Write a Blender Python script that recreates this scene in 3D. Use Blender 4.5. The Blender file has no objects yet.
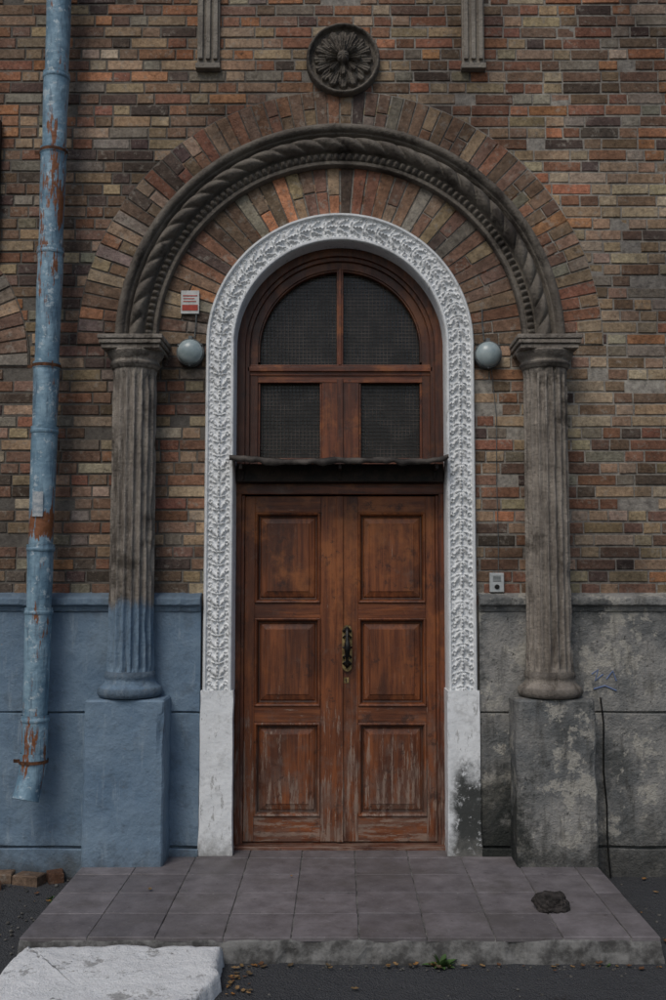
import bpy, math, random
import numpy as np
from mathutils import Vector, noise as mn
random.seed(7); rng=np.random.default_rng(7)
S=bpy.context.scene
COL=S.collection
pi=math.pi

# ------------------------------------------------------------------ materials
class M:
    def __init__(s,name,rough=.8,spec=.3,metal=0.0):
        s.m=bpy.data.materials.new(name); s.m.use_nodes=True
        s.t=s.m.node_tree; s.b=s.t.nodes['Principled BSDF']
        s.b.inputs['Roughness'].default_value=rough
        s.b.inputs['Specular IOR Level'].default_value=spec
        s.b.inputs['Metallic'].default_value=metal
        s.co=s.t.nodes.new('ShaderNodeTexCoord').outputs['Object']; s.h=None
    def n(s,t,ins={},**p):
        nd=s.t.nodes.new(t)
        for k,v in p.items(): setattr(nd,k,v)
        for k,v in ins.items(): s.put(nd.inputs[k],v)
        return nd
    def put(s,sock,v):
        if isinstance(v,bpy.types.NodeSocket): s.t.links.new(v,sock)
        else:
            if hasattr(v,'__len__') and sock.type=='RGBA' and len(v)==3: v=tuple(v)+(1,)
            sock.default_value=v
    def vec(s,sc,loc=(0,0,0)): return s.n('ShaderNodeMapping',{0:s.co,1:loc,3:sc}).outputs[0]
    def noise(s,scale,detail=5,rough=.6,sc=None,dist=0,loc=(0,0,0)):
        v=s.vec(sc or (1,1,1),loc)
        if scale>25: detail=min(detail,3)
        return s.n('ShaderNodeTexNoise',{'Vector':v,'Scale':scale,'Detail':min(detail,5),'Roughness':rough,'Distortion':dist}).outputs[0]
    def vor(s,scale,feature='F1',sc=None):
        return s.n('ShaderNodeTexVoronoi',{'Vector':s.vec(sc or (1,1,1)),'Scale':scale},feature=feature).outputs[0]
    def step(s,f,a,b,lo=0.,hi=1.):
        return s.n('ShaderNodeMapRange',{0:f,1:a,2:b,3:lo,4:hi},clamp=True,interpolation_type='SMOOTHSTEP').outputs[0]
    def ramp(s,f,stops):
        r=s.n('ShaderNodeValToRGB',{0:f}); e=r.color_ramp.elements
        while len(e)<len(stops): e.new(.5)
        for i,(p,c) in enumerate(stops): e[i].position=p; e[i].color=tuple(c)+(1,)
        return r.outputs[0]
    def mix(s,f,a,b,blend='MIX'):
        return s.n('ShaderNodeMix',{0:f,6:a,7:b},data_type='RGBA',blend_type=blend).outputs[2]
    def math(s,op,a,b=0.,c=0.): return s.n('ShaderNodeMath',{0:a,1:b,2:c},operation=op).outputs[0]
    def xyz(s):
        r=s.n('ShaderNodeSeparateXYZ',{0:s.co}).outputs; return r[0],r[1],r[2]
    def attr(s,n='Col'): return s.n('ShaderNodeAttribute',attribute_name=n).outputs['Color']
    def color(s,c): s.put(s.b.inputs['Base Color'],c)
    def rough(s,c): s.put(s.b.inputs['Roughness'],c)
    def bump(s,h,st=.5,d=.01):
        hh=s.math('MULTIPLY',h,st*d)
        s.h=hh if s.h is None else s.math('ADD',s.h,hh)
        for l in list(s.b.inputs['Normal'].links): s.t.nodes.remove(l.from_node)
        s.put(s.b.inputs['Normal'],s.n('ShaderNodeBump',{'Strength':1.,'Distance':1.,'Height':s.h}).outputs[0])
    def bevel_dirt(s):
        return s.n('ShaderNodeNewGeometry').outputs['Pointiness']  # surface curvature; materials use it to darken creases and lighten trim edges
SOOT=[(.36,(.52,.50,.50)),(.58,(1.05,1.03,1.0))]
def m_brick():
    m=M('brick_clay',.9,.2)
    c=m.attr()
    c=m.mix(1.,c,m.ramp(m.noise(38,8,.7),[(.3,(.58,.56,.55)),(.55,(1,1,1)),(.75,(1.35,1.3,1.25))]),'MULTIPLY')
    sm=m.step(m.noise(16,8,.75,loc=(3,1,2)),.54,.64)
    c=m.mix(m.math('MULTIPLY',sm,.55),c,(.34,.31,.265))
    sp=m.step(m.noise(24,5,.75,loc=(7,1,2)),.60,.67)
    c=m.mix(m.math('MULTIPLY',sp,.65),c,(.05,.042,.038))
    c=m.mix(1.,c,m.ramp(m.noise(.9,5,.6),SOOT),'MULTIPLY')
    so2=m.ramp(m.noise(3.2,5,.7,loc=(5,5,5)),[(.36,(.6,.58,.57)),(.56,(1,1,1))])
    c=m.mix(.8,c,so2,'MULTIPLY')
    m.color(c); m.bump(m.noise(70,6,.75),.8,.007); m.bump(m.noise(14,4,.6),.6,.014)
    return m.m
def m_mortar():
    m=M('lime_mortar',.95,.1)
    c=m.ramp(m.noise(25,8,.7),[(.3,(.16,.148,.135)),(.7,(.42,.395,.35))])
    x,y,z=m.xyz()
    d=m.math('ADD',m.step(x,1.2,-1.6),m.math('MULTIPLY',m.noise(1.5,5,.6,loc=(3,3,3)),1.2))
    c=m.mix(m.math('MULTIPLY',m.step(d,.65,1.6),.7),c,(.075,.066,.058))
    c=m.mix(1.,c,m.ramp(m.noise(.9,5,.6),SOOT),'MULTIPLY')
    m.color(c); m.bump(m.noise(60,6,.7),.8,.008); return m.m
def concrete(m,c0,c1,dk=(.05,.047,.042)):
    c=m.mix(m.step(m.noise(5,8,.7),.3,.7),c0,c1)
    c=m.mix(m.step(m.noise(2.3,8,.72,loc=(1,4,2)),.52,.66),c,dk)
    c=m.mix(m.math('MULTIPLY',m.step(m.noise(60,5,.7),.60,.70),.6),c,dk)
    c=m.mix(m.math('MULTIPLY',m.step(m.noise(9,7,.7,sc=(1,1,.25),loc=(8,1,1)),.5,.7),.55),c,dk)
    return c
def m_stone_trim(name='weathered_stone_trim',a=(.15,.13,.11),b=(.27,.24,.20),d=(.06,.052,.045)):
    m=M(name,.92,.15)
    c=concrete(m,a,b,d)
    p=m.bevel_dirt()
    c=m.mix(m.step(p,.47,.40),c,(.02,.018,.016))
    c=m.mix(m.math('MULTIPLY',m.step(p,.53,.60),.6),c,(.30,.27,.23))
    m.color(c); m.bump(m.noise(45,8,.75),.9,.01); m.bump(m.noise(12,5,.6),.6,.02); return m.m
BLUE0=(.115,.178,.25); BLUE1=(.175,.245,.315)
def blue_paint(m):
    c=m.mix(m.step(m.noise(3,7,.65),.3,.7),BLUE0,BLUE1)
    c=m.mix(m.math('MULTIPLY',m.step(m.noise(7,8,.75,loc=(2,2,9)),.50,.70),.5),c,(.08,.105,.13))
    c=m.mix(m.math('MULTIPLY',m.step(m.noise(22,7,.7,sc=(1,1,.15)),.53,.70),.5),c,(.27,.33,.38))
    c=m.mix(m.step(m.noise(24,8,.8,loc=(1,7,3)),.66,.69),c,(.21,.20,.19))
    return c
def m_blue():
    m=M('blue_grey_wall_paint',.65,.3); c=blue_paint(m)
    x,y,z=m.xyz(); zz=m.math('ADD',z,m.math('MULTIPLY',m.noise(6,6,.7),.45))
    c=m.mix(m.math('MULTIPLY',m.step(zz,.38,.05),.9),c,(.07,.072,.07))
    zt=m.math('ADD',z,m.math('MULTIPLY',m.noise(14,6,.7,sc=(1,1,.2)),-.5))
    c=m.mix(m.math('MULTIPLY',m.step(zt,1.05,1.5),.5),c,(.07,.085,.10))
    m.color(c); m.bump(m.noise(50,6,.7),.55,.008); m.bump(m.noise(6,5,.6),.6,.03); return m.m
def m_column():
    m=M('column_stone_part_painted',.85,.2)
    st=concrete(m,(.19,.165,.14),(.34,.30,.255),(.08,.068,.056))
    st=m.mix(m.math('MULTIPLY',m.step(m.noise(12,7,.75,sc=(1,1,.12)),.5,.66),.65),st,(.055,.044,.036))
    x,y,z=m.xyz(); zz=m.math('ADD',z,m.math('MULTIPLY',m.noise(9,6,.7,sc=(1,1,.3)),.22))
    f=m.math('MULTIPLY',m.step(zz,1.68,1.60),m.step(x,.1,-.1))
    c=m.mix(f,st,blue_paint(m))
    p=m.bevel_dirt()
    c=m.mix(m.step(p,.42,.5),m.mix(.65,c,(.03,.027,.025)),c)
    m.color(c); m.bump(m.noise(45,8,.75),.9,.012); m.bump(m.noise(9,5,.6),.6,.02); return m.m
def m_grey_dado():
    m=M('grey_cement_render',.93,.15)
    c=m.mix(m.step(m.noise(2.2,8,.7),.35,.65),(.13,.135,.135),(.28,.27,.25))
    c=m.mix(m.math('MULTIPLY',m.step(m.noise(1.6,8,.75,loc=(1,4,7)),.52,.62),.85),c,(.085,.088,.086))
    c=m.mix(m.math('MULTIPLY',m.step(m.noise(4,8,.75,loc=(4,4,2)),.53,.58),.8),c,(.38,.36,.315))
    c=m.mix(m.math('MULTIPLY',m.step(m.noise(14,7,.7,sc=(1,1,.2),loc=(8,1,1)),.50,.68),.55),c,(.06,.058,.052))
    c=m.mix(m.math('MULTIPLY',m.step(m.noise(19,7,.8,loc=(8,3,1)),.61,.66),.8),c,(.045,.045,.042))
    x,y,z=m.xyz(); zz=m.math('ADD',z,m.math('MULTIPLY',m.noise(5,7,.75),.9))
    c=m.mix(m.math('MULTIPLY',m.step(zz,.72,.42),.8),c,(.05,.05,.047))
    n2=m.math('MULTIPLY',m.noise(7,7,.75,loc=(2,2,2)),.8)
    f=m.math('MULTIPLY',m.step(m.math('ADD',z,n2),1.0,.7),m.step(m.math('ADD',x,n2),1.58,1.40))
    c=m.mix(m.math('MULTIPLY',f,.85),c,(.022,.025,.023))
    m.color(c); m.bump(m.noise(50,8,.75),.9,.012); m.bump(m.noise(5,6,.65),.8,.04); return m.m
def m_white():
    m=M('white_plaster_paint',.75,.25)
    c=m.mix(m.noise(6,7,.7),(.66,.68,.69),(.81,.82,.82))
    c=m.mix(m.math('MULTIPLY',m.step(m.noise(9,8,.78),.52,.68),.5),c,(.42,.42,.41))
    c=m.mix(m.math('MULTIPLY',m.step(m.noise(24,8,.8,sc=(1,1,.3),loc=(4,4,4)),.57,.66),.65),c,(.22,.215,.20))
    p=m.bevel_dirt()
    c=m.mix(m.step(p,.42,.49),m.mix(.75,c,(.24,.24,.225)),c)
    x,y,z=m.xyz(); nz=m.noise(7,8,.75,loc=(2,2,2))
    zz=m.math('ADD',z,m.math('MULTIPLY',nz,.75))
    f=m.math('MULTIPLY',m.step(zz,1.0,.72),m.step(m.math('ADD',x,m.math('MULTIPLY',nz,.18)),.74,.81))
    c=m.mix(m.math('MULTIPLY',f,m.step(m.noise(18,8,.8,loc=(9,9,9)),.33,.46)),c,(.05,.053,.05))
    f2=m.step(m.math('ADD',z,m.math('MULTIPLY',m.noise(16,8,.75),.35)),.32,.14)
    c=m.mix(m.math('MULTIPLY',f2,.75),c,(.18,.175,.16))
    m.color(c); m.bump(m.noise(60,7,.7),.4,.005); m.bump(m.noise(11,6,.65),.4,.016); return m.m
def m_wood(name,axis='z',base=((.095,.026,.009),(.235,.072,.022)),worn=1.,rough=.40):
    m=M(name,rough,.42)
    sc={'z':(1,1,.06),'x':(.06,1,1)}[axis]
    g=m.noise(42,8,.65,sc=sc,dist=.6)
    g2=m.noise(5,6,.6,sc={'z':(1,1,.25),'x':(.25,1,1)}[axis],loc=(3,0,1))
    c=m.mix(m.step(g,.3,.72),base[0],base[1])
    c=m.mix(m.math('MULTIPLY',m.step(g2,.43,.66),.75),c,(.04,.014,.008))
    x,y,z=m.xyz()
    hi=m.math('MULTIPLY',m.step(m.noise(3,5,.7,loc=(7,0,3)),.5,.65),m.step(z,.7,1.5))
    c=m.mix(m.math('MULTIPLY',hi,.45),c,(.36,.125,.035))
    low=m.step(z,1.25,.15,0.,.15)
    scr=m.math('ADD',m.n('ShaderNodeTexNoise',{'Vector':m.vec({'z':(1,1,.09),'x':(.13,1,1)}[axis],(9,3,1)),'Scale':34,'Detail':6,'Roughness':.8}).outputs[0],low)
    wf=m.math('MULTIPLY',m.step(scr,.645,.70),.8*worn)
    c=m.mix(wf,c,(.27,.195,.15))
    dull=m.math('MULTIPLY',m.step(m.math('ADD',m.noise(6,6,.75,loc=(1,8,4)),low),.56,.74),.45)
    c=m.mix(dull,c,(.14,.095,.075))
    blot=m.math('MULTIPLY',m.step(m.noise(9,8,.8,loc=(4,4,4)),.56,.67),.7)
    c=m.mix(blot,c,(.03,.013,.009))
    p=m.bevel_dirt(); c=m.mix(m.math('MULTIPLY',m.step(p,.49,.44),.7),c,(.02,.009,.006))
    m.color(c)
    m.rough(m.math('ADD',m.math('MULTIPLY',m.noise(12,7,.7),.45),rough-.12))
    m.bump(g,.3,.005); m.bump(m.noise(14,6,.7),.3,.008); return m.m
def m_plain(name,c0,c1,scale=12,rough=.7,spec=.3,metal=0.,bump=.3):
    m=M(name,rough,spec,metal); m.color(m.mix(m.step(m.noise(scale,7,.7),.35,.65),c0,c1))
    if bump: m.bump(m.noise(scale*4,6,.7),bump,.005)
    return m.m
def m_pipe():
    m=M('painted_galvanised_pipe',.55,.4,.1)
    c=m.mix(m.step(m.noise(7,7,.7),.35,.65),(.13,.225,.30),(.25,.37,.45))
    c=m.mix(m.math('MULTIPLY',m.step(m.noise(26,8,.75,sc=(1,1,.12)),.48,.66),.7),c,(.08,.13,.175))
    c=m.mix(m.math('MULTIPLY',m.step(m.noise(18,8,.75,loc=(5,2,2)),.56,.62),.75),c,(.46,.53,.56))
    x,y,z=m.xyz()
    band=m.math('MULTIPLY',m.step(m.math('ABSOLUTE',m.math('SUBTRACT',z,2.0)),.14,.03),.19)
    band2=m.math('MULTIPLY',m.step(m.math('ABSOLUTE',m.math('SUBTRACT',z,3.95)),.9,.1),.10)
    band3=m.math('MULTIPLY',m.step(m.math('ABSOLUTE',m.math('SUBTRACT',z,.65)),.3,.05),.06)
    r=m.math('ADD',m.math('ADD',m.math('ADD',m.noise(15,8,.75,sc=(1.4,1.4,.22),loc=(1,9,4)),band),band2),band3)
    c=m.mix(m.step(r,.605,.65),c,m.mix(m.noise(40,5,.7),(.11,.04,.018),(.30,.115,.045)))
    m.color(c); m.bump(m.noise(40,7,.7),.4,.006); m.bump(m.noise(7,4,.6),.6,.025); return m.m
def m_tile():
    m=M('mauve_grey_floor_tile',.55,.35)
    c=m.mix(1.,m.attr(),m.ramp(m.noise(7,8,.7),[(.3,(.62,.61,.60)),(.7,(1.2,1.2,1.18))]),'MULTIPLY')
    c=m.mix(m.math('MULTIPLY',m.step(m.noise(2,8,.75,loc=(3,3,3)),.46,.66),.55),c,(.085,.075,.068))
    c=m.mix(m.step(m.noise(60,6,.8),.65,.70),c,(.3,.29,.27))
    c=m.mix(m.math('MULTIPLY',m.step(m.noise(16,6,.8,loc=(3,8,3)),.60,.66),.6),c,(.05,.045,.042))
    m.color(c); m.rough(m.math('ADD',m.math('MULTIPLY',m.noise(4,6,.7),.4),.35))
    m.bump(m.noise(60,6,.7),.3,.004); return m.m
def m_asphalt():
    m=M('asphalt',.93,.2)
    c=m.mix(m.noise(1.3,8,.7),(.04,.042,.046),(.082,.083,.086))
    v=m.vor(110); c=m.mix(m.math('MULTIPLY',m.step(v,.35,.1),.5),c,(.16,.16,.16))
    c=m.mix(m.step(m.noise(3,8,.78,loc=(5,5,5)),.55,.7),c,(.032,.03,.029))
    m.color(c); m.bump(v,.9,.010); m.bump(m.noise(14,8,.75),.8,.03); return m.m
def m_slab():
    m=M('pale_worn_concrete',.9,.2)
    c=m.mix(m.noise(5,8,.75),(.60,.61,.61),(.82,.82,.82))
    c=m.mix(m.math('MULTIPLY',m.step(m.noise(7,9,.8,loc=(3,1,1)),.56,.64),.75),c,(.25,.245,.235))
    c=m.mix(m.step(m.noise(24,8,.8),.62,.68),c,(.1,.095,.09))
    m.color(c); m.bump(m.noise(22,9,.78),.9,.02); return m.m

BR=m_brick(); MO=m_mortar(); ST=m_stone_trim(); AR=m_stone_trim('weathered_archivolt_plaster',(.105,.09,.076),(.185,.163,.136),(.045,.038,.033)); BL=m_blue(); CO=m_column(); GD=m_grey_dado(); WH=m_white()
WZ=m_wood('varnished_door_wood_vertical','z'); WX=m_wood('varnished_door_wood_horizontal','x')
FZ=m_wood('dark_frame_wood','z',((.06,.019,.010),(.19,.055,.021)),.8,.36)
FX=m_wood('dark_frame_wood_rail','x',((.06,.019,.010),(.19,.055,.021)),.8,.36)
DK=m_plain('blackened_timber',(.010,.008,.007),(.035,.022,.016),10,.65)
PI=m_pipe(); TI=m_tile(); AS=m_asphalt(); SL=m_slab()
EC=m_plain('platform_edge_concrete',(.065,.063,.06),(.22,.215,.205),9,.92,.15,0,.9)

# ------------------------------------------------------------------ geometry helpers
class G:
    def __init__(s): s.v=[]; s.f=[]; s.c=[]
    def add(s,vs,fs,col=None):
        o=len(s.v); s.v+= [tuple(p) for p in vs]; s.f+=[tuple(o+i for i in f) for f in fs]
        if col is not None: s.c+=[col]*len(vs)
    def box(s,x0,x1,y0,y1,z0,z1,col=None):
        s.add([(x0,y0,z0),(x1,y0,z0),(x1,y1,z0),(x0,y1,z0),(x0,y0,z1),(x1,y0,z1),(x1,y1,z1),(x0,y1,z1)],
              [(0,3,2,1),(4,5,6,7),(0,1,5,4),(1,2,6,5),(2,3,7,6),(3,0,4,7)],col)
    def block(s,q,f,depth,c,col,plane='xz',j=0.):
        cx=sum(p[0] for p in q)/4; cz=sum(p[1] for p in q)/4
        q=[(p[0]+random.uniform(-j,j),p[1]+random.uniform(-j,j)) for p in q]
        def ins(p):
            dx,dz=cx-p[0],cz-p[1]; 
            return (p[0]+math.copysign(min(c,abs(dx)),dx),p[1]+math.copysign(min(c,abs(dz)),dz))
        def P(p,d): return (p[0],f+d,p[1]) if plane=='xz' else (p[0],p[1],f-d)
        t=[random.uniform(-j,j)*.6 for _ in range(4)]
        vs=[P(ins(q[i]),t[i]) for i in range(4)]+[P(q[i],c+t[i]) for i in range(4)]+[P(p,depth) for p in q]
        fs=[(0,1,2,3)]+[(4+i,4+(i+1)%4,(i+1)%4,i) for i in range(4)]+[(8+i,8+(i+1)%4,4+(i+1)%4,4+i) for i in range(4)]
        s.add(vs,fs,col)
    def grid(s,P,closed=False,col=None):
        n=len(P); k=len(P[0]); o=[p for r in P for p in r]; fs=[]
        for i in range(n-1):
            for jx in range(k if closed else k-1):
                a=i*k+jx; b=i*k+(jx+1)%k; fs.append((a,b,b+k,a+k))
        s.add(o,fs,col)
    def lathe(s,prof,c,axis='z',n=48):
        P=[]
        for r,h in prof:
            row=[]
            for i in range(n):
                a=2*pi*i/n
                if axis=='z': row.append((c[0]+r*math.cos(a),c[1]+r*math.sin(a),c[2]+h))
                else: row.append((c[0]+r*math.cos(a),c[1]-h,c[2]+r*math.sin(a)))
            P.append(row)
        s.grid(P,True)
    def tube(s,pts,rad,n=16,cap=True):
        P=[]; pts=[Vector(p) for p in pts]
        up=Vector((0,1,0.01)).normalized()
        for i,p in enumerate(pts):
            d=(pts[min(i+1,len(pts)-1)]-pts[max(i-1,0)]).normalized()
            u=up if abs(d.dot(up))<.9 else Vector((1,0,0)); a=d.cross(u).normalized(); b=d.cross(a)
            r=rad[i] if hasattr(rad,'__len__') else rad
            P.append([tuple(p+a*r*math.cos(2*pi*k/n)+b*r*math.sin(2*pi*k/n)) for k in range(n)])
        o=len(s.v); s.grid(P,True)
        if cap: s.f.append(tuple(o+k for k in range(n))); s.f.append(tuple(o+(len(pts)-1)*n+k for k in range(n)))
    def archband(s,r0,r1,y0,y1,zc,zb,cx=0,n=64):
        path=[(-1,0,zb)]+[(-math.cos(pi*i/n),math.sin(pi*i/n),zc) for i in range(n+1)]+[(1,0,zb)]
        P=[]
        for a,b,z in path:
            P.append([(cx+a*r0,y1,z+b*r0),(cx+a*r0,y0,z+b*r0),(cx+a*r1,y0,z+b*r1),(cx+a*r1,y1,z+b*r1)])
        s.grid(P,True)
    def obj(s,name,mat,parent=None,smooth=False,bevel=0,auto=None):
        me=bpy.data.meshes.new(name); me.from_pydata(s.v,[],s.f); me.validate(); me.update()
        if s.c and len(s.c)==len(me.vertices):
            a=me.color_attributes.new('Col','FLOAT_COLOR','POINT')
            a.data.foreach_set('color',np.array([tuple(c)+(1,) for c in s.c],dtype=np.float32).ravel())
        me.materials.append(mat)
        if smooth: me.polygons.foreach_set('use_smooth',[True]*len(me.polygons))
        o=bpy.data.objects.new(name,me); COL.objects.link(o)
        if parent: o.parent=parent
        if bevel:
            b=o.modifiers.new('bevel','BEVEL'); b.width=bevel; b.segments=2; b.limit_method='ANGLE'; b.angle_limit=math.radians(40)
        if auto:
            bpy.context.view_layer.objects.active=o; o.select_set(True)
            try: bpy.ops.object.shade_auto_smooth(angle=math.radians(auto))
            except Exception: pass
            o.select_set(False)
        return o
def empty(name):
    e=bpy.data.objects.new(name,None); COL.objects.link(e); return e
def fn(x,y,z,sc): return mn.noise(Vector((x*sc,y*sc,z*sc)))

B=empty('brick_building')
ZC=3.16; RI=.665; RO=.85

# ------------------------------------------------------------------ brick wall
PAL={'red':(.29,.15,.10),'org':(.44,.215,.12),'tan':(.38,.275,.185),'buff':(.45,.37,.265),'dark':(.12,.088,.075),'brn':(.235,.155,.11),'grey':(.28,.245,.20)}
def bcol(x,z,ring=False):
    w={'red':2.0,'org':.9,'tan':3.8,'buff':1.7,'dark':1.5,'brn':5,'grey':2.6}
    if z>4.3: w['org']+=1.6*min(1,(z-4.3)); w['red']+=1.0
    if x>1.3 and z<4.3: w['tan']+=4; w['buff']+=4; w['red']-=1
    if x<-1.0: w['dark']+=2.2; w['brn']+=2; w['buff']-=.4
    if ring: w={'red':2.2,'brn':7,'dark':2.5,'tan':2.5,'org':.5,'grey':2}
    # patchy clusters of redder brick, as in the photo
    if fn(x,0,z,1.1)>.18: w['red']+=3; w['org']+=.8
    k=random.choices(list(w),list(w.values()))[0]; c=PAL[k]; f=random.uniform(.75,1.22)
    return tuple(max(.01,ch*f*random.uniform(.93,1.07)) for ch in c)
g=G(); H=.0755; row=0; z=1.50
while z<8.0:
    z0=z+.006; z1=z+H-.006
    def hw(zz,R=.76): return R if zz<=ZC else (math.sqrt(max(0,R*R-(zz-ZC)**2)))
    w=hw(z0)
    x=-6-(.19 if row%2 else 0)-random.uniform(0,.03); k=0
    while x<6:
        L=.245 if (k%2==0 or random.random()<.06) and random.random()>.22 else .122
        L+=random.uniform(-.010,.010)
        a,b=x+.0055,x+L-.0055
        segs=[(a,b)]
        if w>0: segs=[(p,q) for p,q in ((a,min(b,-w)),(max(a,w),b)) if q-p>.02]
        for p,q in segs:
            wob=.008*fn(p,0,z,1.2)
            zz0,zz1=z0+wob+random.uniform(-.001,.002),z1+wob-random.uniform(-.001,.002)
            dy=random.uniform(-.003,.003)
            if random.random()<.05: dy+=.008
            g.block([(p,zz0),(q,zz0),(q,zz1),(p,zz1)],dy,.05,.0035,bcol((p+q)/2,z),'xz',.002)
        x+=L; k+=1
    z+=H; row+=1
g.obj('wall_brickwork',BR,B)

def wallface(g,y,R,z0,z1,X,n=64):
    g.add([(-X,y,z0),(-R,y,z0),(-R,y,ZC),(-X,y,ZC)],[(0,1,2,3)])
    g.add([(R,y,z0),(X,y,z0),(X,y,ZC),(R,y,ZC)],[(0,1,2,3)])
    inn=[(-R*math.cos(pi*i/n),y,ZC+R*math.sin(pi*i/n)) for i in range(n+1)]
    out=[]
    for i in range(n+1):
        t=i/n
        if t<.25: out.append((-X,y,ZC+(z1-ZC)*t*4))
        elif t<.75: out.append((-X+2*X*(t-.25)*2,y,z1))
        else: out.append((X,y,z1-(z1-ZC)*(t-.75)*4))
    g.grid([inn,out])
g=G(); wallface(g,.0065,.70,-.3,8,6.1); g.archband(.695,.70,.0085,.5,ZC,-.3)
g.box(-6.1,-6.0,.009,6,-.3,8); g.box(6.0,6.1,.009,6,-.3,8); g.box(-6.0,6.0,5.9,6,-.3,8)
g.obj('wall_mortar_backing',MO,B)
g=G(); g.box(-6.2,6.2,-.25,6.2,8.0,8.12); g.box(-6.15,6.15,-.14,6.1,7.85,7.995); g.obj('roof_cornice',ST,B,bevel=.01)
g=G(); g.box(-.95,.95,.5,.55,-.1,4.2); g.obj('interior_backing',DK,B)

def ring(g,gm,cx,zc,r0,r1,yf,w=.078,a0=0,a1=pi):
    n=int((a1-a0)*(r0+r1)/2/w); da=(a1-a0)/n
    for i in range(n):
        A=a0+i*da; Bq=A+da
        cuts=[r0+.004,r1-.003]
        if random.random()<.45: cuts=[r0+.004,(r0+r1)/2+random.uniform(-.03,.03),r1-.003]
        for k in range(len(cuts)-1):
            ra,rb=cuts[k],cuts[k+1]-(.009 if k<len(cuts)-2 else 0)
            ea=.005/ra; eb=.005/rb
            q=[(cx+ra*math.cos(A+ea),zc+ra*math.sin(A+ea)),(cx+rb*math.cos(A+eb),zc+rb*math.sin(A+eb)),
               (cx+rb*math.cos(Bq-eb),zc+rb*math.sin(Bq-eb)),(cx+ra*math.cos(Bq-ea),zc+ra*math.sin(Bq-ea))]
            g.block(q,yf+random.uniform(-.002,.002),.03,.003,bcol(q[0][0],q[0][1],True),'xz',.002)
    m=96; P=[]
    for i in range(m+1):
        A=a0+(a1-a0)*i/m; c,s=math.cos(A),math.sin(A)
        P.append([(cx+r0*c,.02,zc+r0*s),(cx+r0*c,yf+.008,zc+r0*s),(cx+(r1+.004)*c,yf+.008,zc+(r1+.004)*s),(cx+(r1+.004)*c,.02,zc+(r1+.004)*s)])
    gm.grid(P)
g=G(); gm=G()
ring(g,gm,0,ZC,.83,1.17,-.010)
ring(g,gm,0,ZC,1.41,1.675,-.010)
ring(g,gm,-3.1,3.02,.86,1.12,-.010)
g.obj('arch_voussoir_bricks',BR,B); gm.obj('arch_mortar',MO,B)

# ------------------------------------------------------------------ neighbouring window (left, mostly out of frame)
g=G(); g.archband(.80,.858,-.03,.02,3.02,1.58,-3.1); g.obj('side_window_frame',FZ,B,bevel=.004)
g=G(); n=48
vs=[(-3.1-.8,-.012,1.58),(-3.1+.8,-.012,1.58)]+[(-3.1+.8*math.cos(pi*i/n),-.012,3.02+.8*math.sin(pi*i/n)) for i in range(n+1)]
g.add(vs,[tuple(range(len(vs)))])
GL=M('dark_window_glass',.12,.5); GL.color(GL.mix(GL.noise(3,5,.6),(.006,.006,.007),(.02,.018,.015))); GL.rough(GL.math('ADD',GL.math('MULTIPLY',GL.noise(9,6,.7),.35),.12)); GL=GL.m
g.obj('side_window_glass',GL,B)
g=G(); g.box(-3.13,-3.07,-.04,-.013,1.58,3.8); g.box(-3.9,-2.3,-.038,-.0135,2.9,2.96); g.obj('side_window_bars',FZ,B,bevel=.003)

# ------------------------------------------------------------------ white surround
def sweep(r_list,hfun,zb,step,y_back,zc=ZC):
    rm=.76 if r_list[0]<1 else 1.29
    pts=[]; s=0
    if zb<zc:
        n=int((zc-zb)/step)
        for i in range(n): pts.append((-1,0,zb+(zc-zb)*i/n,(zc-zb)*i/n))
        s=zc-zb
    n=int(pi*rm/step)
    for i in range(n+1): pts.append((-math.cos(pi*i/n),math.sin(pi*i/n),zc,s+pi*rm*i/n))
    s+=pi*rm
    if zb<zc:
        n=int((zc-zb)/step)
        for i in range(1,n+1): pts.append((1,0,zc-(zc-zb)*i/n,s+(zc-zb)*i/n))
    P=[]
    for a,b,z,s in pts:
        row=[(a*r_list[0],y_back,z+b*r_list[0])]
        for r in r_list:
            x=a*r; zz=z+b*r
            row.append((x,-hfun(s,r)-.003*fn(x,0,zz,12),zz))
        row.append((a*r_list[-1],.02,z+b*r_list[-1]))
        P.append(row)
    return P
def sm(a,b,x):
    t=max(0,min(1,(x-a)/(b-a))); return t*t*(3-2*t)
def orn(s,r):
    if r<.688 or r>.828: 
        e=min(abs(r-RI),abs(RO-r)); return .048*sm(-.006,.006,e)+.004*sm(.0,.012,e)
    edge=min(r-.688,.828-r); h=.050-.018*sm(0,.006,edge)
    s=s+.006*fn(s,0,0,6); t=r-.7575+.004*fn(s,3,0,9)
    p=.086; i=math.floor(s/p); u=s-i*p-p/2
    wv=1+.25*fn(i,7,0,1.37)
    du=u+.043; rho=math.hypot(du,t*.95); th=math.atan2(t,du)
    Rm=.082*max(0.,math.cos(th*.78))*(.80+.20*math.cos(9*th))
    if Rm>1e-4 and rho<Rm:
        q=rho/Rm; rid=.35+.65*abs(math.cos(4.5*th)); h+=.024*wv*math.sin(pi*min(1,q*.95+.05))**.6*rid*(.6+.4*q)
    for sg in (-1,1):
        d=math.hypot(u-.016,t-sg*.050); an=math.atan2(t-sg*.05,u-.016)
        h+=wv*(.013*math.exp(-((d-.011-.002*an*sg/pi)/.004)**2)+.010*math.exp(-(d/.0035)**2))
        d=math.hypot(u+.026,t-sg*.055); h+=.011*math.exp(-(d/.009)**2)
    h+=.012*wv*math.exp(-(t/.006)**2)*(.5+.5*math.cos(2*pi*u/.0215))
    if r<.702: h+=.007*abs(math.sin(pi*s/.026))
    # layers of paint have filled parts of the relief
    fill=sm(.15,.5,fn(s,r,9,3.1))
    h=h*(1-.35*fill)+.047*.35*fill
    return h+.004*fn(s,r,0,45)+.003*fn(s,r,4,110)
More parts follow.
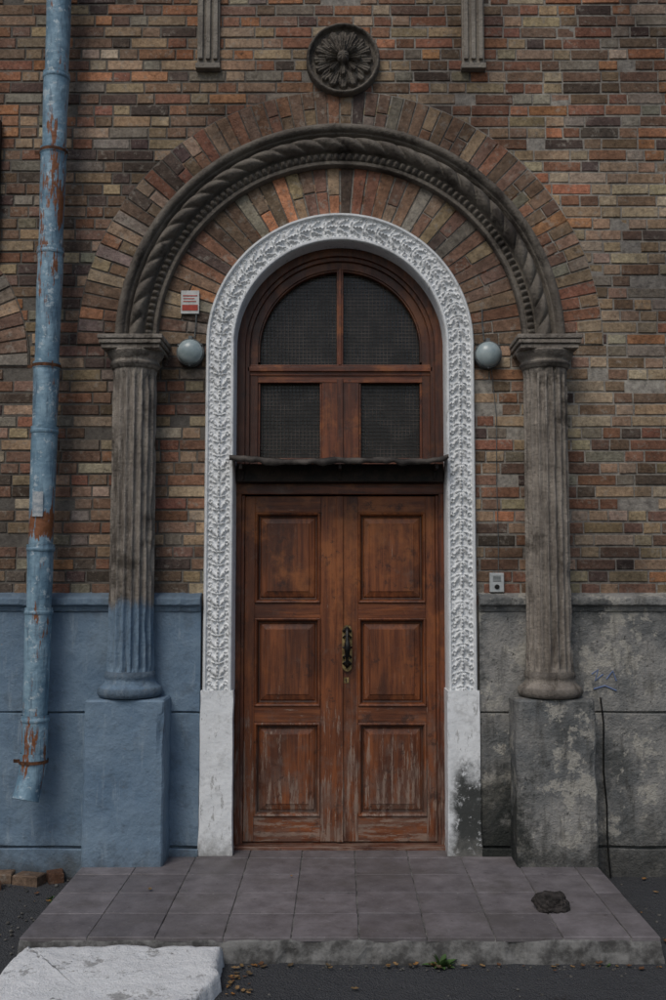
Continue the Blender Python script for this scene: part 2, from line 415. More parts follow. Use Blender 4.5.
rl=[RI,RI+.002]+list(np.linspace(RI+.006,.684,4))+list(np.linspace(.687,.829,42))+[.832,.838,.844,.848,RO]
g=G(); g.grid(sweep(rl,orn,.98,.0042,.14)); g.obj('arch_surround_ornament',WH,B,smooth=True)
g=G()
for sg in (-1,1):
    a,b=sorted((sg*.658,sg*.857)); P=[]
    nz=60
    for i in range(nz+1):
        zz=-.01+1.0*i/nz; fl=.006*sm(.2,0,zz)
        row=[]
        for (x,y) in [(a,.14),(a,-.045)]+[(a+(b-a)*k/14,-.062) for k in range(0,15)]+[(b,-.045),(b,.02)]:
            e=1 if x in(a,b) else 0
            nn=.004*fn(x,0,zz,9)+.0015*fn(x,2,zz,30)
            xx=x+(.004*fn(0,sg*3,zz,7)+math.copysign(fl,x-sg*.757) if e else 0)
            row.append((xx,y+(nn if y<0 else 0),zz))
        P.append(row)
    g.grid(P); r=P[-1]; g.add(r,[tuple(range(len(r)))])
g.obj('arch_surround_base_blocks',WH,B,bevel=0)

# ------------------------------------------------------------------ archivolt
def arc(s,r):
    t=r-1.155
    if t<.028: return .052*sm(-.004,.006,t)+.006
    if t<.036: return .045
    if t<.078:
        x=(t-.057)/.021; ph=(s/.046)%1.; b=max(0,1-((ph-.5)/.4)**2)
        return .048+.034*b**.6*max(0,1-x*x)**.4
    if t<.088: return .048
    if t<.178:
        x=(t-.133)/.045; ph=(s/.135+x*.40)%1.
        return .055+.072*math.sqrt(max(0,1-x*x))*(.42+.58*max(0,math.sin(pi*ph))**.5)
    if t<.190: return .052
    if t<.200: return .085
    x=(t-.2325)/.0325
    return .068+.05*math.sqrt(max(0,1-x*x))
rl=list(np.linspace(1.155,1.42,68))
g=G(); g.grid(sweep(rl,arc,ZC,.0062,.02)); g.obj('rope_moulded_archivolt',AR,B,smooth=True)

# ------------------------------------------------------------------ columns
def column(cx,name,pm,bm):
    E=empty(name); E.parent=B
    yc=-.125
    g=G(); nf=18; k=12; P=[]
    zs=list(np.linspace(1.11,2.97,80))
    for zz in zs:
        row=[]; R=.137+.006*sm(1.4,1.1,zz)-.003*(zz-1.1)/1.9
        fade=sm(2.955,2.90,zz)*sm(1.115,1.16,zz)
        for i in range(nf*k):
            a=2*pi*i/(nf*k); v=((i%k)/k)*2-1; 
            d=.021*math.sqrt(max(0,1-(min(1,abs(v)/.82))**2))*fade
            x,y=math.cos(a),math.sin(a)
            er=max(0,fn(cx+x,y,zz,5)-.2)*.03*(1 if d<.008 else .3)
            r=R-d-er+.003*fn(x+cx,y,zz,16)
            row.append((cx+r*x,yc+r*y,zz))
        P.append(row)
    g.grid(P,True); g.obj('fluted_shaft',CO,E,smooth=True)
    g=G()
    pr=[(.0,3.075),(.176,3.075),(.174,3.062),(.166,3.045),(.154,3.03),(.146,3.022),(.146,3.01),(.152,3.005),(.156,2.995),(.152,2.985),(.143,2.98),(.140,2.965),(.10,2.96)]
    g.lathe([(r,h) for r,h in pr],(cx,yc,0))
    pr=[(.10,1.125),(.145,1.12),(.152,1.108),(.155,1.095),(.152,1.082),(.148,1.075),(.150,1.06),(.160,1.045),(.172,1.032),(.178,1.028),(.19,1.02),(.196,1.005),(.196,.992),(.19,.978),(.18,.97),(.0,.969)]
    g.lathe(pr,(cx,yc,0)); g.obj('mouldings',CO,E,smooth=True,auto=50)
    g=G(); g.box(cx-.178,cx+.178,-.285,.02,3.074,3.10); g.box(cx-.190,cx+.190,-.298,.02,3.102,3.128); g.box(cx-.198,cx+.198,-.305,.02,3.13,3.158)
    g.obj('abacus',CO,E,bevel=.006)
    g=G(); P=[]; nz=50; hx=.236
    for i in range(nz+1):
        zz=-.005+.955*i/nz; row=[]
        pts=[(-hx,.02)]+[(-hx,-.27*k/8) for k in range(1,8)]+[(-hx,-.272),(-hx+.01,-.284)]+[(-hx+.01+(2*hx-.02)*k/14,-.286) for k in range(1,14)]+[(hx-.01,-.284),(hx,-.272)]+[(hx,-.27*k/8) for k in range(7,0,-1)]+[(hx,.02)]
        for x,y in pts:
            nn=.006*fn(cx+x,y,zz,5)+.002*fn(cx+x,y,zz,22)
            fl=1+.012*sm(.3,0,zz)
            ch=-.035*max(0,fn(cx+x*1.0,y,zz,7)-.15) if abs(abs(x)-hx)<.012 and y<-.26 else 0
            row.append((cx+x*fl+(nn+math.copysign(1,x)*ch)*(abs(x)>hx-.02),y-(nn+ch)*(abs(x)<hx-.005),zz))
        P.append(row)
    top=P[-1]
    t2=[(cx+(x-cx)*.965,y*.965 if y<0 else y,.962) for x,y,_ in top]; P.append(t2)
    P.append([(cx+(x-cx)*.3,-.13,.968) for x,y,_ in top]); g.grid(P)
    g.obj('pedestal',pm,E)
column(-1.275,'fluted_column',BL,BL); 
column(1.275,'fluted_column',GD,GD)

# ------------------------------------------------------------------ dado
def dado(x0,x1,mat,name):
    g=G(); E=empty(name); E.parent=B
    def panel(xa,xb,za,zb,y):
        nx=max(2,int((xb-xa)/.06)); nz=max(2,int((zb-za)/.06)); P=[]
        rows=[(za,.01)]+[(za+.006+(zb-za-.012)*i/nz,0) for i in range(nz+1)]+[(zb,.01)]
        for zz,dy in rows:
            P.append([(xa,y+.03,zz)]+[(xa+(xb-xa)*i/nx,y+dy+.008*fn(xa+(xb-xa)*i/nx,1,zz,3),zz+.006*fn(xa+(xb-xa)*i/nx,5,za,4)) for i in range(nx+1)]+[(xb,y+.03,zz)])
        g.grid(P)
    g.box(x0,x1,-.022,.0085,-.3,1.47)
    panel(x0,x1,-.3,.045,-.068); panel(x0,x1,.053,.852,-.045); panel(x0,x1,.860,1.478,-.045)
    g.obj('render_courses',mat,E)
    g=G(); P=[]
    prof=[(.0,1.476),(-.055,1.476),(-.06,1.488),(-.066,1.505),(-.085,1.513),(-.09,1.52),(-.09,1.552),(-.086,1.560),(-.04,1.578),(.008,1.590)]
    n=int((x1-x0)/.03)
    for i in range(n+1):
        x=x0+(x1-x0)*i/n; e=.005*fn(x,0,0,4)-.022*max(0,fn(x,5,0,7)-.25)-.006*fn(x,2,0,22)
        P.append([(x,y-(e if y<-.06 else 0),z+e*.6) for y,z in prof])
    g.grid(P); g.add(P[0],[tuple(range(len(prof)))]); g.add(P[-1],[tuple(range(len(prof)))])
    g.obj('string_course',mat,E)
dado(-6.05,-.862,BL,'painted_dado'); dado(.862,6.05,GD,'cement_dado')

# ------------------------------------------------------------------ medallion + strips
g=G(); P=[]; nr=80; na=288; cx,cz=.02,5.03; R=.24
def petal(a,q,n,ph,L,wd,hh):
    aa=((a+ph)*n/(2*pi))%1.-.5; v=abs(aa)*2
    x=q/L
    if x>=.999: return 0
    w_=wd*max(0.,math.sin(pi*min(1,(x*.85+.15)**1.1)))**.6
    if w_<1e-3 or v>=w_: return 0
    e=1-(v/w_)**2
    return hh*(e**.5)*(.55+.45*x)-.008*math.exp(-(v/.10)**2)+.006*math.cos(v*20)
for i in range(nr+1):
    q=i/nr; row=[]
    for k in range(na):
        a=2*pi*k/na; r=q*R
        h=.022
        if q>.88: h=.03+.035*math.sqrt(max(0,1-((q-.94)/.06)**2))
        elif q<=.80:
            h=.022+max(0,petal(a,q,8,0,.80,.98,.040),petal(a,q,8,pi/8,.80,.85,.028))
            p3=petal(a,q,8,pi/8,.50,.95,.055)
            if p3>0: h=max(h,.03+p3)
            if q<.16: h=max(h,.075+.035*math.sqrt(1-(q/.16)**2)+.004*math.cos(8*a)*q/.16)
        if q>=.999: h=-.01
        row.append((cx+r*math.cos(a),-h-.003*fn(q*math.cos(a),q*math.sin(a),0,12),cz+r*math.sin(a)))
    P.append(row)
g.grid(P,True); g.obj('rosette_medallion',AR,B,smooth=True)
g=G()
for c in (-.855,.865):
    g.box(c-.072,c+.072,-.03,.02,5.0,6.3)
    g.box(c-.08,c+.08,-.055,.02,4.965,5.0)
    for k in (-.048,0,.048): g.box(c+k-.014,c+k+.014,-.052,-.029,5.03,6.3)
    g.box(c-.095,c+.095,-.08,.02,6.3,6.36)
g.obj('pilaster_strips',ST,B,bevel=.004)

# ------------------------------------------------------------------ transom window
W=empty('arched_transom_window'); W.parent=B
g=G(); g.archband(.612,.668,.098,.25,ZC,2.28); g.archband(.585,.614,.118,.25,ZC,2.28)
g.archband(.533,.587,.140,.25,ZC,2.28); g.archband(.522,.535,.150,.22,ZC,3.08)
g.box(-.021,.021,.142,.22,3.06,3.70); g.box(-.009,.009,.132,.15,3.06,3.70)
g.box(-.117,-.012,.146,.22,2.43,2.985); g.box(.012,.122,.146,.22,2.43,2.985); g.box(-.0125,.0125,.152,.22,2.43,2.985)
g.box(-.02,.02,.134,.147,2.43,2.97)
for x0,x1 in ((-.533,-.117),(.122,.533)):
    g.box(x0,x0+.014,.152,.2,2.44,2.945); g.box(x1-.014,x1,.152,.2,2.44,2.945)
g.obj('frame_uprights',FZ,W,bevel=.003)
g=G(); g.box(-.60,.60,.135,.22,2.99,3.062); g.box(-.60,.60,.118,.2,3.015,3.045); g.box(-.535,.535,.143,.22,2.945,2.992)
g.box(-.6,.6,.144,.22,2.40,2.452); g.obj('frame_rails',FX,W,bevel=.003)
g=G(); g.box(-.60,.60,.205,.21,2.42,3.78); g.obj('glazing',GL,W)
g=G(); sp=.024; t=.0015
x=-.53
while x<.53:
    zt=ZC+math.sqrt(max(0,.53**2-x*x))
    g.box(x-t,x+t,.186,.188,2.44,zt); x+=sp
z=2.44
while z<3.69:
    w=.53 if z<ZC else math.sqrt(max(0,.53**2-(z-ZC)**2))
    g.box(-w,w,.1885,.1905,z-t,z+t); z+=sp
g.obj('wire_mesh',m_plain('rusty_wire',(.03,.024,.02),(.11,.09,.078),7,.7,.3,.2,0),W)

# ------------------------------------------------------------------ door
D=empty('wooden_double_door'); D.parent=B
g=G()
for sg in (-1,1):
    a,b=sorted((sg*.632,sg*.666)); g.box(a,b,.115,.25,0,2.28)
    a,b=sorted((sg*.612,sg*.634)); g.box(a,b,.135,.25,0,2.21)
g.obj('door_jambs',FZ,D,bevel=.004)
g=G(); g.box(-.666,.666,.112,.25,2.215,2.285); g.obj('door_head',FX,D,bevel=.004)
g=G(); g.box(-.664,.664,.06,.25,-.004,.022); g.obj('threshold',FX,D,bevel=.005)
def ringpanel(g,x0,x1,z0,z1,prof):
    P=[]
    for ins,y in prof: P.append([(x0+ins,y,z0+ins),(x1-ins,y,z0+ins),(x1-ins,y,z1-ins),(x0+ins,y,z1-ins)])
    g.grid(P,True); g.add(P[-1],[(0,1,2,3)])
PZ=[(.185,.765),(.868,1.425),(1.52,2.10)]
gs=G(); gr=G(); gp=G()
for x0,x1,px0,px1 in ((-.610,-.004,-.545,-.125),(.004,.610,.115,.548)):
    gs.box(x0,px0,.150,.2,.03,2.205); gs.box(px1,x1,.150,.2,.03,2.205)
    e=[.03]+[v for p in PZ for v in p]+[2.205]
    for i in range(0,len(e),2): gr.box(px0,px1,.1515,.2,e[i],e[i+1])
    for a,b in PZ:
        ringpanel(gp,px0,px1,a,b,[(0,.160),(0,.143),(.006,.138),(.013,.141),(.019,.152),(.024,.174),(.034,.176),(.040,.168),(.072,.160),(.075,.156)])
gs.box(-.022,.020,.136,.152,.03,2.205)
gs.obj('door_stiles',WZ,D,bevel=.0025); gr.obj('door_rails',WX,D,bevel=.0025); gp.obj('door_panels',WZ,D,bevel=.0012)
BRS=m_plain('aged_brass',(.10,.065,.025),(.36,.26,.11),25,.45,.5,.5,.4); IRON=m_plain('black_iron',(.008,.008,.008),(.03,.028,.025),30,.4,.5,.6,.3)
g=G()
p=[(.045+.029*math.cos(a),1.345+.035*math.sin(a)) for a in np.linspace(0,pi,13)]+[(.045+.029*math.cos(a),1.125+.035*math.sin(a)) for a in np.linspace(pi,2*pi,13)]
vs=[(x,.1315,z) for x,z in p]+[(x,.150,z) for x,z in p]; n=len(p)
g.add(vs,[tuple(range(n))]+[(i,(i+1)%n,n+(i+1)%n,n+i) for i in range(n)])
g.obj('handle_plate',BRS,D,bevel=.002)
g=G()
g.tube([(.045,.128,1.37),(.045,.118,1.355),(.045,.10,1.335),(.045,.082,1.305),(.046,.076,1.27),(.047,.074,1.24),(.046,.076,1.21),(.045,.082,1.18),(.045,.10,1.15),(.045,.118,1.13),(.045,.128,1.11)],[.006,.018,.011,.010,.016,.022,.016,.010,.011,.018,.005],14)
for zc in (1.345,1.305,1.18,1.14):
    for sx in (-1,1):
        g.tube([(.045,.124,zc),(.045+sx*.014,.121,zc+.010),(.045+sx*.025,.122,zc-.002),(.045+sx*.018,.126,zc-.012)],[.006,.0075,.006,.003],8)
g.tube([(.018,.098,1.243),(.03,.088,1.243),(.064,.088,1.243),(.076,.098,1.243)],[.006,.010,.010,.006],12)
g.obj('pull_handle',IRON,D,smooth=True,auto=60)
g=G(); g.lathe([(0,.004),(.014,.004),(.016,0),(.016,-.02)],(.04,.1485,1.035),'y',24); g.box(.024,.056,.1465,.152,1.015,1.05); g.obj('keyhole_cover',BRS,D)
g=G(); g.box(.037,.043,.1435,.147,1.02,1.042); g.obj('keyhole',IRON,D)

# awning: blackened board with a sagging sheet folded over it
A=empty('door_awning'); A.parent=B
g=G(); g.box(-.655,.655,.035,.25,2.288,2.402)
for x in (-.615,.0,.60): 
    g.box(x-.010,x+.010,-.12,.036,2.355,2.385); g.box(x-.007,x+.007,.024,.036,2.30,2.37)
g.obj('timber_bearer',DK,A,bevel=.003)
SH=m_plain('rusted_sheet_metal',(.018,.015,.013),(.085,.072,.062),7,.65,.35,.2,.4)
g=G(); P=[]; n=200
for i in range(n+1):
    x=-.682+1.352*i/n
    sag=.016*(abs(x)/.68)**2-.012
    wv=.008*math.sin(x*8+1)+.014*fn(x,0,3,5)+.008*fn(x,0,9,14)+sag
    lip=.028+.030*abs(fn(x,4,0,6))+.008*fn(x,4,2,20)
    yo=.02*fn(x,8,0,6)
    P.append([(x,.06,2.425+wv*.2),(x,-.03,2.425+wv*.5),(x,-.145+yo,2.428+wv),(x,-.150+yo,2.424+wv),(x,-.156+yo,2.424+wv-lip*.5),(x,-.150+yo+.01*fn(x,1,1,11),2.424+wv-lip),(x,-.146+yo+.01*fn(x,1,1,11),2.424+wv-lip),(x,-.146+yo,2.420+wv),(x,-.03,2.418+wv*.5),(x,.06,2.418+wv*.2)])
g.grid(P); g.obj('metal_sheet',SH,A,smooth=True,auto=30)

# ------------------------------------------------------------------ drainpipe
E=empty('drainpipe'); g=G()
def pc(z): return (-1.832+.010*(z-.6),-.185,z)
js=[6.6,5.75,4.85,4.36,3.72,3.0,2.60,1.88,1.50,.86,.60]
for i in range(len(js)-1):
    a,b=js[i],js[i+1]; n=16; pts=[]; rr=[]; ox=.005*fn(i,3,0,1.7)
    for k in range(n+1):
        z=a+(b-.035-a)*k/n; p=pc(z); pts.append((p[0]+ox+.003*fn(0,i,z,4),p[1],z)); rr.append((.080-.008*k/n)+.0022*fn(3,i,z,6))
    rr[0]=.083
    g.tube(pts,rr,32,False)
    z=a; p=pc(z); g.tube([(p[0]+ox,p[1],z-.040),(p[0]+ox,p[1],z-.033),(p[0]+ox,p[1],z-.018),(p[0]+ox,p[1],z-.012),(p[0]+ox,p[1],z+.004)],[.080,.085,.085,.0815,.083],32,False)
p=pc(.6); tail=[(p[0],p[1],.64),(p[0],p[1],.59),(p[0]-.004,p[1]-.003,.54),(p[0]-.012,p[1]-.015,.48),(p[0]-.022,p[1]-.03,.42),(p[0]-.03,p[1]-.045,.37)]
g.tube(tail,[.078,.079,.076,.075,.076,.078],32,False)
g.tube([(t[0],t[1],t[2]) for t in tail[::-1]],[.074,.072,.071,.072,.074,.073],32,False)
g.obj('pipe_sections',PI,E,smooth=True,auto=50)
RU=m_plain('rusty_iron',(.05,.025,.015),(.16,.07,.035),25,.8,.3,.2,.5)
g=G()
for z in (4.34,2.98,.59):
    p=pc(z); g.tube([(p[0],p[1],z-.010),(p[0],p[1],z+.010)],[.086,.086],32,False); g.tube([(p[0],p[1]+.07,z),(p[0],.0,z)],.008,8)
    g.box(p[0]-.12,p[0]-.075,p[1]-.004,p[1]+.004,z-.010,z+.010)
g.obj('pipe_brackets',RU,E)
g=G(); P=[]
for z in (2.05,2.14,2.2):
    p=pc(z); P.append([(p[0]+.0835*math.sin(a),p[1]-.0835*math.cos(a),z) for a in np.linspace(-.45,.35,8)])
g.grid(P); g.obj('paper_sticker',m_plain('paper',(.25,.29,.32),(.46,.47,.47),30,.9,.1,0,0),E)

# ------------------------------------------------------------------ lamps
LG=m_plain('frosted_lamp_glass',(.22,.28,.29),(.36,.42,.42),8,.28,.5,0,.1); LB=m_plain('lamp_base_metal',(.05,.055,.055),(.14,.15,.15),20,.55)
for x,z in ((-.945,3.10),(.935,3.085)):
    E=empty('wall_lamp')
    g=G(); g.lathe([(0,.03),(.05,.03),(.080,.028),(.086,.022),(.088,.01),(.085,-.01)],(x,-.016,z),'y',40)
    g.tube([(x,-.046,z),(x,-.066,z)],[.086,.086],40)
    g.box(x-.012,x+.012,-.06,-.0,z+.078,z+.105)
    for a in (.6,2.6,4.7): g.box(x+.084*math.cos(a)-.006,x+.084*math.cos(a)+.006,-.072,-.04,z+.084*math.sin(a)-.006,z+.084*math.sin(a)+.006)
    g.obj('lamp_base',LB,E,auto=40)
    g=G(); g.lathe([(.079*math.sin(t),.050+.055*math.cos(t)) for t in np.linspace(0.001,pi/2+.3,18)],(x,-.016,z),'y',40); g.obj('glass_globe',LG,E,smooth=True)
    g=G(); sx=math.copysign(1,-x); g.tube([(x+.02*sx,-.02,z+.1),(x+.03*sx,-.022,z+.2),(x+.03*sx,-.02,z+.3)],.004,6); g.obj('lamp_wire',LB,E)
E=empty('warning_sign'); wp=m_plain('sign_white',(.42,.42,.40),(.56,.56,.54),20,.5,.3,0,0); rp=m_plain('sign_red',(.30,.04,.025),(.42,.06,.035),20,.5,.3,0,0)
g=G(); g.box(-1.012,-.896,-.030,-.017,3.355,3.505); g.obj('sign_plate',wp,E,bevel=.002)
g=G(); g.box(-1.004,-.904,-.0325,-.0305,3.375,3.412); g.box(-1.0,-.908,-.0325,-.0305,3.468,3.474)
g.box(-.998,-.925,-.0325,-.0305,3.450,3.455); g.box(-.998,-.915,-.0325,-.0305,3.432,3.437);g.obj('sign_lettering',rp,E)
E=empty('intercom_panel'); ip=m_plain('intercom_steel',(.38,.40,.40),(.5,.52,.52),25,.4,.5,.3,.1)
g=G(); g.box(.932,1.022,-.030,.0,1.592,1.712); g.obj('housing',ip,E,bevel=.004)
g=G(); g.lathe([(0,.006),(.014,.006),(.016,0)],(.977,-.030,1.625),'y',20)
for k in range(5): g.box(.952,1.002,-.0315,-.0302,1.658+k*.008,1.661+k*.008)
g.obj('button_and_speaker',IRON,E)
g=G(); g.tube([(.99,-.006,1.71),(.992,-.008,1.9),(.986,-.008,2.3),(.99,-.008,2.7),(.96,-.02,3.0)],.0025,6); g.obj('intercom_cable',LB,E)
g=G(); g.tube([(1.60,-.052,.95),(1.615,-.056,.8),(1.61,-.054,.5),(1.625,-.056,.3),(1.62,-.07,.1),(1.63,-.09,-.12)],.005,8); g.obj('loose_cable',IRON)
g=G(); g.box(-2.75,-2.185,-.05,-.012,3.72,4.62); g.obj('dark_sign_board',DK,None,bevel=.004)
# small scrawl of blue paint beside the right pedestal
g=G()
for st in ([(1.55,1.09),(1.59,1.12),(1.57,1.05),(1.62,1.09)],[(1.64,1.06),(1.68,1.11),(1.70,1.05)],[(1.56,1.0),(1.63,1.02),(1.70,.99)]):
    g.tube([(x,-.049,z) for x,z in st],.0045,6)
g.obj('graffiti_scrawl',m_plain('blue_spray_paint',(.10,.15,.30),(.17,.22,.36),20,.8,.2,0,0))
# iron hook high on the right
g=G(); g.tube([(1.86,.02,5.55),(1.86,-.10,5.55),(1.86,-.13,5.50),(1.86,-.12,5.41)],.014,10); g.box(1.82,1.90,-.02,-.004,5.50,5.60); g.obj('iron_wall_hook',IRON)

# ------------------------------------------------------------------ platform
E=empty('entrance_platform'); ZG=-.12
g=G(); xs=[-1.51+.32*k for k in range(10)]; xs=[x for x in xs if x<1.45]+[1.51]
ys=[.10,-.10,-.42,-.74,-1.06,-1.385]
for i in range(len(xs)-1):
    for k in range(len(ys)-1):
        f=random.uniform(.80,1.18); c=(.172*f,.156*f,.164*f)
        g.block([(xs[i]+.003,ys[k+1]+.003),(xs[i+1]-.003,ys[k+1]+.003),(xs[i+1]-.003,ys[k]-.003),(xs[i]+.003,ys[k]-.003)],random.uniform(-.002,.002),.02,.0022,c,'xy',.0012)
g.obj('floor_tiles',TI,E)
g=G(); P=[]
per=[(-1.50,.1)]+[(-1.50,.1-1.47*i/30) for i in range(1,30)]+[(-1.50+3.0*i/120,-1.375) for i in range(121)]+[(1.50,-1.375+1.47*i/30) for i in range(1,31)]
for zz,o in ((ZG-.1,.02),(-.10,.02),(-.07,.014),(-.045,.012),(-.02,.008),(-.012,.004),(-.006,-.004)):
    row=[]
    for x,y in per:
        nx=math.copysign(1,x) if abs(x)>1.49 else 0; ny=-1 if y<-1.37 else 0
        d=o+.010*fn(x,y,zz,9)-.05*max(0,fn(x,y,zz*.5+3,8)-.2)
        if zz>-.01: d=o
        row.append((x+nx*d,y+ny*d,zz))
    P.append(row)
g.grid(P); g.add(P[-1],[tuple(range(len(per)))]); g.obj('concrete_edge',EC,E)

# ------------------------------------------------------------------ ground
g=G(); xs=sorted(set([-120,-60,-30,-15,-8]+list(np.linspace(-4,4,81))+[8,15,30,60,120])); ys=sorted(set([-120,-60,-30,-15,-8]+list(np.linspace(-4,1,51))+[8,15,30,60,120]))
P=[[(x,y,ZG+.008*fn(x,y,0,1.5)*(1 if abs(x)<4 and -4<y<1 else 0)+.003*fn(x,y,0,7)*(1 if abs(x)<4 and -4<y<1 else 0)) for x in xs] for y in ys]
g.grid(P); g.obj('asphalt_ground',AS,None,smooth=True)

def irregular(poly,ztop,zbot,name,mat,seed=0,amp=.03,tilt=0.):
    pts=[]; n=len(poly)
    for i in range(n):
        a=Vector(poly[i]); b=Vector(poly[(i+1)%n]); L=(b-a).length; k=max(1,int(L/.015))
        for j in range(k):
            p=a+(b-a)*j/k; d=amp*fn(p.x,p.y,seed,6)+amp*.4*fn(p.x,p.y,seed,25); nrm=Vector((-(b-a).y,(b-a).x)).normalized()
            pts.append(p-nrm*d)
    c=sum(pts,Vector((0,0)))/len(pts); P=[]
    for sc,z,nn in ((1.03,zbot,0),(1.01,ztop-.02,.2),(1,ztop-.008,.3),(.985,ztop,.6),(.95,ztop,1),(.9,ztop,1),(.85,ztop,1),(.8,ztop,1),(.74,ztop,1),(.68,ztop,1),(.6,ztop,1),(.5,ztop,1),(.4,ztop,1),(.25,ztop,1),(.1,ztop,1),(.001,ztop,1)):
        row=[]
        for p in pts:
            q=c+(p-c)*sc; row.append((q.x,q.y,z+(tilt*(q.y-c.y) if z>zbot else 0)+nn*(.012*fn(q.x,q.y,seed,4)+.006*fn(q.x,q.y,seed,16))))
        P.append(row)
    g=G(); g.grid(P,True); return g.obj(name,mat,None,smooth=True,auto=50)
irregular([(-1.47,-1.43),(-1.49,-1.8),(-1.58,-2.35),(-.9,-2.32),(-.62,-1.98),(-.53,-1.70),(-.55,-1.43)],-.045,ZG-.03,'pale_concrete_slab',SL,3,.03,.055)

def stone(c,sx,sy,sz,seed,g,sub=14):
    P=[]
    for i in range(sub+1):
        t=pi*i/sub; row=[]
        for k in range(2*sub):
            a=2*pi*k/(2*sub); x,y,z=math.sin(t)*math.cos(a),math.sin(t)*math.sin(a),math.cos(t)
            d=1+.38*fn(x+seed,y,z,1.3)+.14*fn(x+seed,y,z,4)+.05*fn(x+seed,y,z,11)
            row.append((c[0]+x*sx*d,c[1]+y*sy*d,c[2]+max(-.6,z)*sz*d))
        P.append(row)
    g.grid(P,True)
g=G(); stone((1.085,-1.0,.032),.086,.062,.056,5,g,26); g.obj('dark_rock',m_plain('dark_rock_stone',(.018,.016,.015),(.055,.048,.044),18,.9,.2,0,1.),None)
g=G()
for x,y,a,w in ((-2.05,-.16,.1,.2),(-1.84,-.19,-.25,.16),(-1.70,-.14,.4,.09),(-2.02,-.30,.6,.08)):
    ca,sa=math.cos(a),math.sin(a); q=[(x+ca*u-sa*v,y+sa*u+ca*v) for u,v in ((-w/2,-.05),(w/2,-.05),(w/2,.05),(-w/2,.05))]
    g.block(q,ZG+.055,.07,.006,random.choice([(.2,.11,.07),(.24,.17,.12)]),'xy',.005)
g.obj('loose_bricks',BR)
g=G()
for i in range(420):
    r=random.random()
    if r<.35: x,y=random.uniform(-2.6,-1.56),random.uniform(-1.5,-.1)
    elif r<.6: x,y=random.uniform(1.56,2.6),random.uniform(-1.5,-.1)
    elif r<.9: x,y=random.uniform(-.5,2.6),-1.42-abs(random.gauss(0,.03))
    else: x,y=random.uniform(-.5,2.6),random.uniform(-2.3,-1.4)
    s=random.uniform(.002,.008)*(1.5 if abs(x)>1.56 and y>-1.3 else 1)
    stone((x,y,ZG+s*.5),s,s*random.uniform(.7,1),s*.7,i,g,4)
g.obj('gravel',m_plain('gravel_stone',(.05,.047,.043),(.15,.143,.13),9,.9,.2,0,.4),None)
g=G()
cols=[(.20,.095,.03),(.25,.13,.045),(.12,.06,.03),(.17,.11,.05),(.24,.15,.07),(.10,.07,.04)]
for i in range(95):
    r=random.random()
    if r<.26: x,y,z=-.50+abs(random.gauss(0,.07)),random.uniform(-1.75,-1.42),ZG
    elif r<.66: x,y,z=random.uniform(-.45,2.2),-1.42-abs(random.gauss(0,.025)),ZG
    elif r<.76: x,y,z=random.uniform(-2.3,-1.56),random.uniform(-1.2,-.1),ZG
    elif r<.92: x,y,z=random.uniform(1.55,2.3),random.uniform(-1.4,-.1),ZG
    elif r<.95: x,y,z=random.uniform(-1.4,1.4),random.uniform(-1.3,-.1),.003
    else: x,y,z=random.uniform(-.4,2.2),random.uniform(-1.9,-1.4),ZG
    s=random.uniform(.008,.024); a=random.uniform(0,2*pi); cu=random.uniform(.2,.9)*s; z+=.006+random.uniform(0,.008)*(z<0)
    P=[]
    for u in np.linspace(-1,1,6):
        wd=.5*(1-u*u)**.7*(1+.3*math.sin(u*9))+.02; row=[]
        for v in (-1,-.3,.3,1):
            X=u*s; Y=v*wd*s; Z=cu*(u*u*.6+abs(v)*wd*.9)
            row.append((x+X*math.cos(a)-Y*math.sin(a),y+X*math.sin(a)+Y*math.cos(a),z+Z))
        P.append(row)
    g.grid(P,col=random.choice(cols))
lm=M('dry_leaf',.8,.2); lm.color(lm.attr()); g.obj('fallen_leaves',lm.m,None)
g=G()
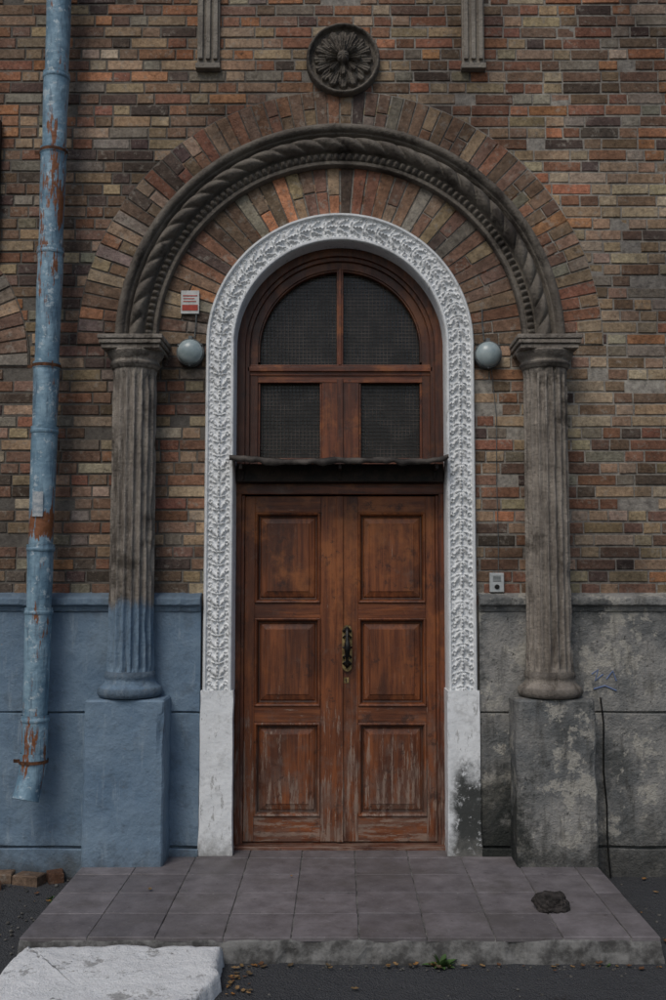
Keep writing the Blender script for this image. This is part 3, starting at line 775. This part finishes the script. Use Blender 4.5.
def weed(cx,cy,n,h):
    for i in range(n):
        a=random.uniform(0,2*pi); L=h*random.uniform(.4,1); el=random.uniform(.3,1.3); w=L*.16
        d=Vector((math.cos(a)*math.cos(el),math.sin(a)*math.cos(el)*.6,math.sin(el))); sd=Vector((-math.sin(a),math.cos(a),0)); P=[]
        for t in np.linspace(0,1,6):
            p=Vector((cx,cy,ZG))+d*L*t+Vector((0,0,-L*.35*t*t)); ww=w*math.sin(pi*min(1,t*.9+.08))
            P.append([tuple(p-sd*ww),tuple(p+Vector((0,0,-ww*.3))),tuple(p+sd*ww)])
        f=random.uniform(.7,1.3); g.grid(P,col=(.055*f,.105*f,.03*f))
weed(.47,-1.425,26,.12); weed(.50,-1.43,10,.06); weed(1.25,-1.42,9,.04); weed(-1.62,-.5,12,.06)
lm=M('weed_leaf',.6,.3); lm.color(lm.attr()); g.obj('weed_plant',lm.m,None)

# ------------------------------------------------------------------ light, world, camera
w=bpy.data.worlds.new('World'); S.world=w; w.use_nodes=True; nt=w.node_tree
sky=nt.nodes.new('ShaderNodeTexSky'); sky.sky_type='NISHITA'; sky.sun_disc=False
EL=math.radians(50); AZ=math.radians(205)
sky.sun_elevation=EL; sky.sun_rotation=AZ; sky.air_density=1.2; sky.dust_density=2.5; sky.ozone_density=1.5
bg=nt.nodes['Background']; nt.links.new(sky.outputs[0],bg.inputs[0]); bg.inputs[1].default_value=.090
L=bpy.data.lights.new('sun','SUN'); L.energy=1.15; L.angle=math.radians(24); L.color=(1,.965,.91)
lo=bpy.data.objects.new('sun',L); COL.objects.link(lo)
d=Vector((math.sin(AZ)*math.cos(EL),math.cos(AZ)*math.cos(EL),math.sin(EL)))
lo.rotation_euler=(-d).to_track_quat('-Z','Y').to_euler()
cam=bpy.data.cameras.new('camera'); cam.lens=35; cam.sensor_fit='VERTICAL'; cam.sensor_height=36; cam.sensor_width=24; cam.clip_end=500; cam.clip_start=.05
cam.shift_x=-.007
co=bpy.data.objects.new('camera',cam); COL.objects.link(co); co.location=(0,-6.1,1.7); co.rotation_euler=(math.radians(94.4),0,0)
S.camera=co
S.view_settings.view_transform='Standard'; S.view_settings.look='None'; S.view_settings.exposure=0; S.view_settings.gamma=1
